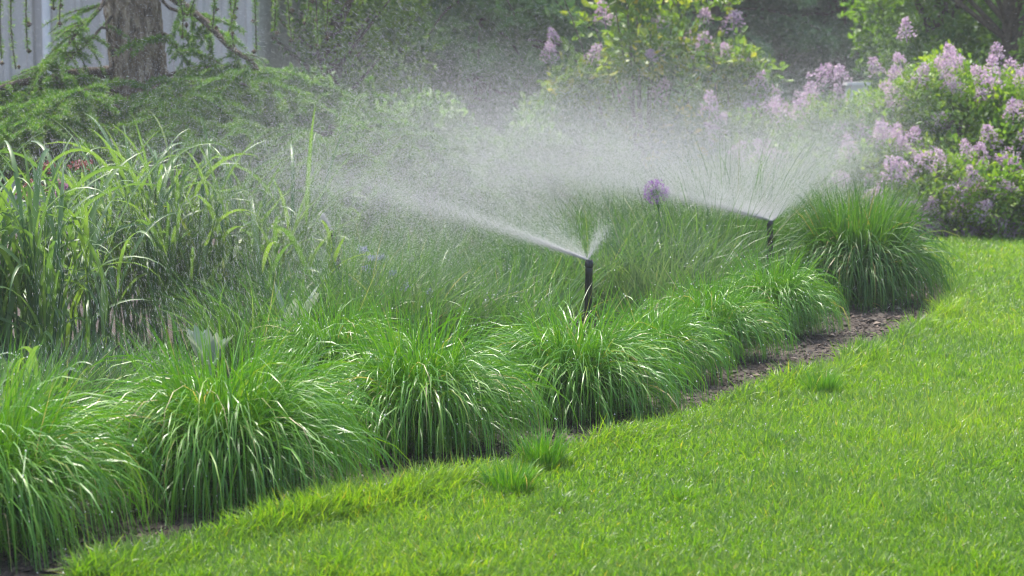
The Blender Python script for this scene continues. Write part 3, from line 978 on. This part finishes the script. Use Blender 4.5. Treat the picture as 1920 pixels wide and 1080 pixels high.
# weeping conifers arching out of the bed into the mist
def weeping(px, py, Y, spans, label, seed, mat='needle'):
    r = np.random.default_rng(seed)
    base = at(px, py, Y)
    root = empty('weeping_conifer', (base[0], Y, 0), label, 'shrub', 'weeping conifers in the mist')
    o = root.location
    bough(root, np.array([0, 0, 0.0]), np.array([.02, 0, .3]), np.array([0, 0, base[2]]), .03, 10, .25, 50, r, branch_name='trunk')
    for a, b, c, n in spans:
        bough(root, rel(*a, o), rel(*b, o), rel(*c, o), .012, int(n * 1.5), .38, 100, r, droop=.6, nl=.027, nw=.006, mat=mat)


weeping(600, 240, 11.3, [((600, 250, 11.3), (700, 230, 11.2), (870, 330, 11.0), 90), ((600, 260, 11.3), (720, 210, 11.4), (800, 300, 11.6), 70), ((600, 260, 11.3), (560, 220, 11.0), (500, 380, 10.6), 80),
                         ((610, 250, 11.3), (680, 270, 10.7), (760, 420, 10.2), 90), ((600, 250, 11.3), (620, 260, 10.7), (620, 420, 10.2), 80), ((600, 250, 11.3), (680, 190, 11.6), (740, 250, 11.8), 60),
                         ((620, 260, 11.3), (760, 250, 10.8), (900, 380, 10.5), 90)],
        'weeping conifer with green boughs arching beside the larch into the mist', 95)
weeping(860, 310, 11.6, [((850, 310, 11.6), (960, 290, 11.6), (1060, 390, 11.5), 80), ((850, 320, 11.6), (900, 300, 11.1), (980, 420, 10.8), 80), ((850, 320, 11.6), (800, 320, 11.1), (780, 430, 10.7), 70),
                         ((860, 320, 11.6), (880, 350, 10.8), (880, 450, 10.4), 70)],
        'smaller weeping conifer fading into the densest mist', 96)

# ------------------------------------------------------------------ grey building on the left
bx0, bx1, by = -6.5, at(455, 100, 16.5)[0], 16.5
shed = empty('shed', ((bx0 + bx1) / 2, by, 0), 'grey metal clad building with upright ribs behind the larch trunk', 'building')
W2 = (bx1 - bx0) / 2
mb = MB()
xs, zs = [], []
x = -W2
while x < W2:
    for dx, dz in ((0, 0), (.11, 0), (.125, .03), (.165, .03), (.18, 0)):
        xs.append(x + dx)
        zs.append(-dz)
    x += .20
xs, ys = np.array(xs), np.array(zs)
n = len(xs)
V = np.concatenate([np.stack([xs, ys, np.zeros(n)], -1), np.stack([xs, ys, np.full(n, 3.0)], -1)])
i = np.arange(n - 1)
mb.add(V, np.stack([i, i + 1, n + i + 1, n + i], -1))
mb.build('front_cladding', M['metal'], shed, smooth=False)
mb = MB()
box(mb, -W2, xs[-1], .004, 3.6, 0, 2.995)
mb.build('wall', M['metal'], shed, smooth=False)
mb = MB()
box(mb, -W2 - .2, xs[-1] + .2, -.25, 3.8, 3.003, 3.10)
mb.build('roof', M['roof'], shed, smooth=False)
mb = MB()
xd = at(92, 90, by)[0] - (bx0 + bx1) / 2
tube(mb, [(xd, -.075, .1), (xd, -.075, 2.99)], .035, 10)
mb.build('downpipe', M['pale'], shed)

# low white wall glimpsed over the lilacs
pw = at(1606, 165, 17.5)
mb = MB()
box(mb, -.08, .08, -.09, .09, 0, pw[2] + .02)
box(mb, -.10, .10, -.12, .12, pw[2] + .023, pw[2] + .05)
o = mb.build('garden_wall', M['pale'], smooth=False)
o.location = (pw[0], 17.5, 0)
tag(o, 'small bright white wall glimpsed between lilac tops and dark pines', 'wall')


# ------------------------------------------------------------------ lilacs
def crown_points(r, lobes, n, surf=.55):
    """points in clumps spread through overlapping lobes"""
    w = np.array([l[3] ** 2 for l in lobes])
    pick = r.choice(len(lobes), n, p=w / w.sum())
    L = np.array(lobes)[pick]
    d = unit(r.normal(0, 1, (n, 3)))
    q = r.random(n) ** (1 / 3)
    q = np.where(r.random(n) < surf, r.uniform(.78, 1.05, n), q)
    return L[:, :3] + d * (L[:, 3] * q)[:, None] * np.array([1, 1, .9]), d


def stems(parent, lobes, r, mat='twig', rad=.012, name='stems'):
    mb = MB()
    for l in lobes:
        c = np.array(l[:3])
        b0 = np.array([c[0] * .15 + r.normal(0, .03), c[1] * .15 + r.normal(0, .03), 0])
        cv = curve(b0, np.array([c[0] * .5, c[1] * .5, c[2] * .6]), c, 9)
        tube(mb, cv, np.linspace(rad, rad * .35, 9), 6)
        for k in range(5):
            e = c + unit(r.normal(0, 1, 3)) * l[3] * .85
            tube(mb, curve(c, (c + e) / 2 + np.array([0, 0, .03]), e, 5), np.linspace(rad * .35, rad * .12, 5), 4)
    mb.build(name, M[mat], parent)


def panicle_mesh(seed, mat, n=190):
    r = np.random.default_rng(seed)
    mb = MB()
    t = r.random(n)
    rad = .048 * (1 - t) ** .8 * (1 + .3 * np.sin(t * 19)) + .006
    a = r.uniform(0, 6.283, n)
    pos = np.stack([np.cos(a) * rad, np.sin(a) * rad, t * .14], -1) + r.normal(0, .006, (n, 3))
    leaves(mb, pos, .014, .012, r, np.stack([np.cos(a), np.sin(a), .4 + 0 * a], -1), 1.0, cup=.2)
    tube(mb, [(0, 0, -.03), (0, 0, .13)], .003, 5, .0)
    return mb.mesh('flower_panicle', mat)


PAN = [panicle_mesh(400 + k, M['panicle']) for k in range(4)]


def bush(px, Y, lobes, label, seed, n, leaf, mat, cat='shrub', group=None, name='lilac_bush', pan=0, pan_px=(), pan_scale=1.0):
    r = np.random.default_rng(seed)
    c = at(px, 300, Y)
    root = empty(name, (c[0], Y, 0), label, cat, group)
    stems(root, lobes, r)
    nc = n // 9
    cp_, d = crown_points(r, lobes, nc)
    k = cp_[:, 2] > .06
    cp_, d = cp_[k], d[k]
    tint0 = r.normal(.5, .2, len(cp_))
    pos = np.repeat(cp_, 9, 0) + r.normal(0, leaf * .7, (len(cp_) * 9, 3))
    mb = MB()
    leaves(mb, pos, leaf, leaf * .55, r, np.repeat(d, 9, 0) + np.array([0, 0, .2]), 1.3, tint=np.clip(np.repeat(tint0, 9) + r.normal(0, .12, len(pos)), 0, 1))
    mb.build('foliage', M[mat], root)
    spots = []
    for (qx, qy) in pan_px:                   # blooms sit on the near face of the crown
        best = None
        for l in lobes:
            ctr = np.array(root.location) + np.array(l[:3])
            for dy in (-1.12, -.9, -.5):
                p = at(qx, qy, ctr[1] + dy * l[3])
                e = np.linalg.norm((p - ctr)) / l[3]
                sc = abs(e - 1.1)
                if best is None or sc < best[0]:
                    best = (sc, p)
        spots.append(best[1] - np.array(root.location))
    if pan:
        LB = np.array(lobes)
        got = 0
        for _ in range(pan * 40):
            l = LB[r.integers(0, len(LB))]
            dv = unit(r.normal(0, 1, 3))
            p = l[:3] + dv * l[3] * 1.04
            far_ = np.linalg.norm(LB[:, :3] - p, axis=1) / LB[:, 3]
            if dv[1] < .25 and p[2] > .08 and far_.min() > .98 and all(np.linalg.norm(p - q) > .12 for q in spots):
                spots.append(p)
                got += 1
                if got >= pan:
                    break
    for s_ in spots:
        o = bpy.data.objects.new('flower_panicle', PAN[r.integers(0, 4)])
        COL.objects.link(o)
        o.parent = root
        o.location = [float(v) for v in s_]
        o.rotation_euler = (r.normal(.5, .5), r.normal(0, .6), r.uniform(0, 6.28))
        o.scale = [pan_scale * r.uniform(.8, 1.3)] * 3
    return root


def lobes_(r, w, d, h, n, rr):
    """rounded lobes filling a domed bush, the tops first"""
    out = []
    for k in range(n):
        x = w * (2 * ((k * .618) % 1) - 1) + r.normal(0, .04)
        y = r.uniform(-d, d)
        dome = math.sqrt(max(.15, 1 - .75 * (x / w) ** 2))
        z = (h * dome - rr) if k % 2 == 0 else r.uniform(.2, .7) * (h - rr)
        out.append((x, y, max(z, rr * .7), rr * r.uniform(.8, 1.15)))
    return out


lr = np.random.default_rng(500)
LG = 'lilac bushes in bloom behind the lawn'
bush(1455, 14.9, lobes_(lr, .42, .35, .95, 9, .26), 'lilac bush half veiled by spray, left end of the lilacs', 501, 9000, .05, 'lilac_leaf', group=LG, pan=22, pan_px=[(1420, 165), (1500, 190), (1330, 215), (1350, 235), (1500, 265)])
bush(1590, 14.3, lobes_(lr, .42, .35, .98, 10, .26), 'lilac bush with blooms round the small white wall gap', 502, 9500, .05, 'lilac_leaf', group=LG, pan=22, pan_px=[(1530, 155), (1575, 155), (1520, 185), (1575, 193), (1615, 200), (1590, 295), (1640, 255), (1655, 262)])
bush(1725, 14.5, lobes_(lr, .40, .35, 1.22, 11, .27), 'tallest lilac bush with one bloom standing above the rest', 503, 10500, .05, 'lilac_leaf', group=LG, pan=22, pan_px=[(1700, 72), (1690, 125), (1645, 140), (1670, 165), (1720, 160), (1695, 200), (1685, 262), (1700, 240)])
bush(1840, 14.1, lobes_(lr, .42, .35, 1.12, 11, .27), 'lilac bush full of pink blooms right of the tallest one', 504, 10500, .05, 'lilac_leaf', group=LG, pan=22,
     pan_px=[(1790, 120), (1780, 135), (1800, 170), (1845, 155), (1860, 165), (1845, 185), (1770, 225), (1783, 228), (1820, 255), (1825, 285), (1795, 295), (1875, 245)])
bush(1960, 14.2, lobes_(lr, .42, .35, 1.15, 11, .27), 'lilac bush cut by the right border of the picture', 505, 9500, .05, 'lilac_leaf', group=LG, pan=22, pan_px=[(1915, 150), (1905, 205), (1905, 280), (1895, 310), (1910, 385)])
bush(1800, 13.4, lobes_(lr, .50, .2, .56, 11, .2), 'low front lilac bush with dense blooms touching the lawn', 506, 6000, .045, 'lilac_leaf', group=LG, pan=22,
     pan_px=[(1830, 345), (1865, 350), (1825, 420), (1805, 440), (1755, 435), (1880, 440), (1830, 400), (1835, 425), (1815, 455), (1745, 440)])
bush(1930, 13.45, lobes_(lr, .42, .2, .56, 9, .2), 'low front lilac bush at the right border above the lawn edge', 507, 5500, .045, 'lilac_leaf', group=LG, pan=22, pan_px=[(1880, 450), (1900, 400)])
bush(1785, 15.1, lobes_(lr, .55, .35, 1.3, 11, .27), 'lilac bush behind the others, its blooms against the bright green young tree', 514, 9000, .05, 'lilac_leaf', group=LG, pan=12)
bush(1885, 13.8, lobes_(lr, .5, .22, .85, 10, .24), 'middle tier lilac bush between the tall pink one and the low front one', 515, 8000, .05, 'lilac_leaf', group=LG, pan=14)
bush(1660, 13.9, lobes_(lr, .45, .25, .70, 9, .24), 'shadowed low lilac bush behind the tall end grass clump', 508, 8000, .05, 'lilac_leaf', group=LG, pan=22, pan_px=[(1655, 260), (1670, 270), (1640, 270)])
bush(1210, 15.6, lobes_(lr, .85, .4, 1.45, 24, .19) + [(lr.uniform(-.8, .8), lr.uniform(-.3, .3), lr.uniform(1.4, 2.0), .12) for _ in range(12)], 'yellow green large leaved shrub with purple blooms above the mist', 509, 4200, .085, 'yellow_leaf', name='flowering_shrub', pan=4,
     pan_px=[(1240, 50), (1245, 100), (1040, 80), (1030, 105), (1110, 115), (1320, 40), (1375, 50), (1290, 90), (1180, 180), (1230, 185)], pan_scale=1.1)
bush(1360, 15.4, lobes_(lr, .35, .3, 1.40, 9, .2), 'smaller yellow green shrub right of the large leaved one', 510, 2600, .075, 'yellow_leaf', name='flowering_shrub', pan=3, pan_px=[(1365, 100)])
bush(1050, 15.0, lobes_(lr, .5, .4, .9, 9, .28), 'dim green shrub behind the densest mist', 511, 7000, .06, 'shrub_leaf', name='green_shrub')
bush(770, 14.8, lobes_(lr, .55, .4, 1.0, 10, .28), 'olive green shrub behind the weeping conifers', 512, 8000, .06, 'shrub_leaf', name='green_shrub')
bush(560, 15.2, lobes_(lr, .5, .4, 1.1, 10, .28), 'olive green shrub at the right corner of the grey building', 513, 8000, .06, 'shrub_leaf', name='green_shrub')


# ------------------------------------------------------------------ trees behind
def tree_conifer(px, Y, h, w_, label, seed, mat, name, n_br=70, cards=900, skirt=.2, crad=.13, card=(.13, .05)):
    r = np.random.default_rng(seed)
    c = at(px, 100, Y)
    root = empty(name, (c[0], Y, 0), label, 'tree', 'trees behind the garden')
    mb = MB()
    tube(mb, [(0, 0, z) for z in np.linspace(0, h, 12)], np.linspace(crad, .02, 12), 10)
    lf = MB()
    for k in range(int(n_br * 1.5)):
        z = skirt + (h * .97 - skirt) * r.random() ** 1.35
        a = r.uniform(0, 6.283)
        Lb = w_ * (1 - z / h) ** .8 * r.uniform(.7, 1.1) + .1
        e = np.array([math.cos(a), math.sin(a), 0])
        p0 = np.array([0, 0, z])
        cv = curve(p0, p0 + e * Lb * .5 + np.array([0, 0, .12 * Lb]), p0 + e * Lb + np.array([0, 0, -.22 * Lb]), 9)
        tube(mb, cv, np.linspace(.022, .005, 9), 5)
        m_ = int(cards * .7 * (.3 + .7 * Lb / w_) * (1.25 if z < 3.2 else .45))
        f = (r.random(m_) ** .7) * 7.99
        ip = f.astype(int)
        pp = cv[ip] * (1 - (f - ip))[:, None] + cv[ip + 1] * (f - ip)[:, None]
        side = np.array([-math.sin(a), math.cos(a), 0])
        sgn = r.choice([-1, 1], m_)
        ext = r.random(m_) * .32 * Lb * (1.1 - f / 9)
        pp = pp + side * (sgn * ext)[:, None] + np.array([0, 0, -1]) * (ext * .45 + np.abs(r.normal(0, .05, m_)))[:, None] + r.normal(0, .02, (m_, 3))
        dr = e * .7 + side * sgn[:, None] * .6 + np.array([0, 0, -.25])
        leaves(lf, pp, card[0], card[1], r, dr, .9, tint=np.clip(r.normal(.45, .12) + .25 * (f / 8) ** 2 + r.normal(0, .12, m_), 0, 1), shape='slim')
    mb.build('trunk', M['twig'], root)
    lf.build('crown', M[mat], root)


tree_conifer(700, 20.5, 8.0, 1.7, 'dark green spruce right of the grey building', 601, 'spruce', 'spruce_tree', 80, 700, .1)
tree_conifer(900, 19.5, 7.5, 1.8, 'broad dark spruce with layered boughs above the spray', 602, 'spruce', 'spruce_tree', 90, 800, .1)
tree_conifer(1080, 21.5, 8.5, 1.8, 'dark spruce behind the yellow green shrub', 603, 'spruce', 'spruce_tree', 80, 700, .1)
tree_conifer(560, 22.0, 8.0, 1.7, 'spruce seen through hanging larch twigs', 604, 'spruce', 'spruce_tree', 70, 700, .1)
tree_conifer(1340, 24.0, 8.0, 1.7, 'blue green pine behind the smaller yellow green shrub', 605, 'pine', 'pine_tree', 66, 700, .35)
tree_conifer(1470, 25.5, 8.0, 1.8, 'blue green pine left of the white wall gap', 606, 'pine', 'pine_tree', 66, 700, .4)
tree_conifer(1570, 24.5, 8.0, 1.5, 'blue green pine with bare lower trunk above the white wall', 607, 'pine', 'pine_tree', 60, 700, .9)
tree_conifer(1240, 26.0, 9.0, 1.9, 'far dark pine filling the gap above the flowering shrub', 608, 'pine', 'pine_tree', 70, 700, .2)
tree_conifer(800, 26.0, 9.5, 2.2, 'far tall spruce behind the broad layered one', 609, 'spruce', 'spruce_tree', 80, 700, .2)
tree_conifer(430, 25.0, 9.5, 2.2, 'far spruce standing behind the corner of the grey building', 610, 'spruce', 'spruce_tree', 80, 600, .2)


def tree_leafy(px, Y, h, w_, label, seed, mat, n=26000, leaf=.09, name='leafy_tree', z0=.4):
    r = np.random.default_rng(seed)
    c = at(px, 100, Y)
    root = empty(name, (c[0], Y, 0), label, 'tree', 'trees behind the garden')
    mb = MB()
    tube(mb, [(0, 0, 0), (.03, 0, h * .25), (0, .02, h * .5), (.02, 0, h * .8)], [.10, .08, .06, .02], 9)
    lobes = []
    for k in range(34):
        z = z0 + (h - z0) * r.random()
        ww = w_ * math.sin(math.pi * min(.96, (.14 + .8 * (z - z0) / (h - z0))))
        a = r.uniform(0, 6.283)
        q = ww * math.sqrt(r.random())
        lobes.append((q * math.cos(a), q * math.sin(a), z, r.uniform(.25, .5)))
        tube(mb, curve((0, 0, z * .6), (q * math.cos(a) * .5, q * math.sin(a) * .5, z * .8), lobes[-1][:3], 6), np.linspace(.03, .006, 6), 5)
    mb.build('trunk', M['twig'], root)
    nc = n // 9
    cp_, d = crown_points(r, lobes, nc, .4)
    t0 = r.normal(.5, .2, nc)
    mb = MB()
    leaves(mb, np.repeat(cp_, 9, 0) + r.normal(0, leaf * .7, (nc * 9, 3)), leaf, leaf * .5, r, tint=np.clip(np.repeat(t0, 9) + r.normal(0, .12, nc * 9), 0, 1))
    mb.build('crown', M[mat], root)


tree_leafy(1760, 18.5, 4.5, .75, 'fresh bright green young tree behind the tallest lilac', 620, 'bright_leaf', 13000, .075, z0=.5)
tree_leafy(1890, 17.5, 4.2, 1.3, 'dense mid green tree behind the right lilacs', 621, 'shrub_leaf', 30000, .06, z0=.3)
tree_leafy(2010, 19.0, 5.0, 1.6, 'mid green tree just inside the right border', 622, 'shrub_leaf', 26000, .07, z0=.3)
tree_leafy(1560, 30.0, 6.0, 2.0, 'far leafy tree below the white sky gap', 623, 'shrub_leaf', 14000, .12, z0=.6)
tree_leafy(620, 17.6, 4.2, .9, 'loose yellow green tree beside the grey building', 624, 'bright_leaf', 16000, .06, z0=.6)
tree_leafy(1420, 32.0, 7.0, 2.4, 'far pale leafy tree seen between the pines', 625, 'shrub_leaf', 14000, .12, z0=.6)
tree_leafy(1040, 31.0, 7.0, 2.4, 'far leafy tree between the dark spruces', 626, 'shrub_leaf', 14000, .12, z0=.6)
tree_leafy(60, 24.0, 7.0, 1.8, 'far leafy tree rising behind the grey building', 627, 'shrub_leaf', 10000, .10, z0=.6)

r = np.random.default_rng(700)
n = 9000
cx = r.uniform(-16, 16, n)
cz = r.random(n) ** 1.2 * (4.0 + 1.2 * np.sin(cx * .9) + .8 * np.sin(cx * 2.3))
cpt = np.stack([cx, 44 + r.normal(0, 1.2, n), cz], -1)
cpt = cpt[~((cpt[:, 0] > 7.7) & (cpt[:, 0] < 9.1) & (cpt[:, 2] > 1.9))]
n = len(cpt)
mb = MB()
leaves(mb, np.repeat(cpt, 9, 0) + r.normal(0, .16, (n * 9, 3)), .2, .11, r, tint=np.clip(np.repeat(r.normal(.5, .22, n), 9), 0, 1))
tag(mb.build('treeline', M['shrub_leaf']), kind='stuff')

# ------------------------------------------------------------------ damp air over the garden
m, n, out = new_mat('damp_air')
pv = n.nodes.new('ShaderNodeVolumePrincipled')
pv.inputs['Color'].default_value = (.9, .92, .95, 1)
pv.inputs['Density'].default_value = 0.0022
pv.inputs['Anisotropy'].default_value = 0.2
n.links.new(pv.outputs[0], out.inputs['Volume'])
mb = MB()
box(mb, -320, 320, -70, 920, -1.0, 11.0)
tag(mb.build('haze', m, smooth=False), kind='stuff')
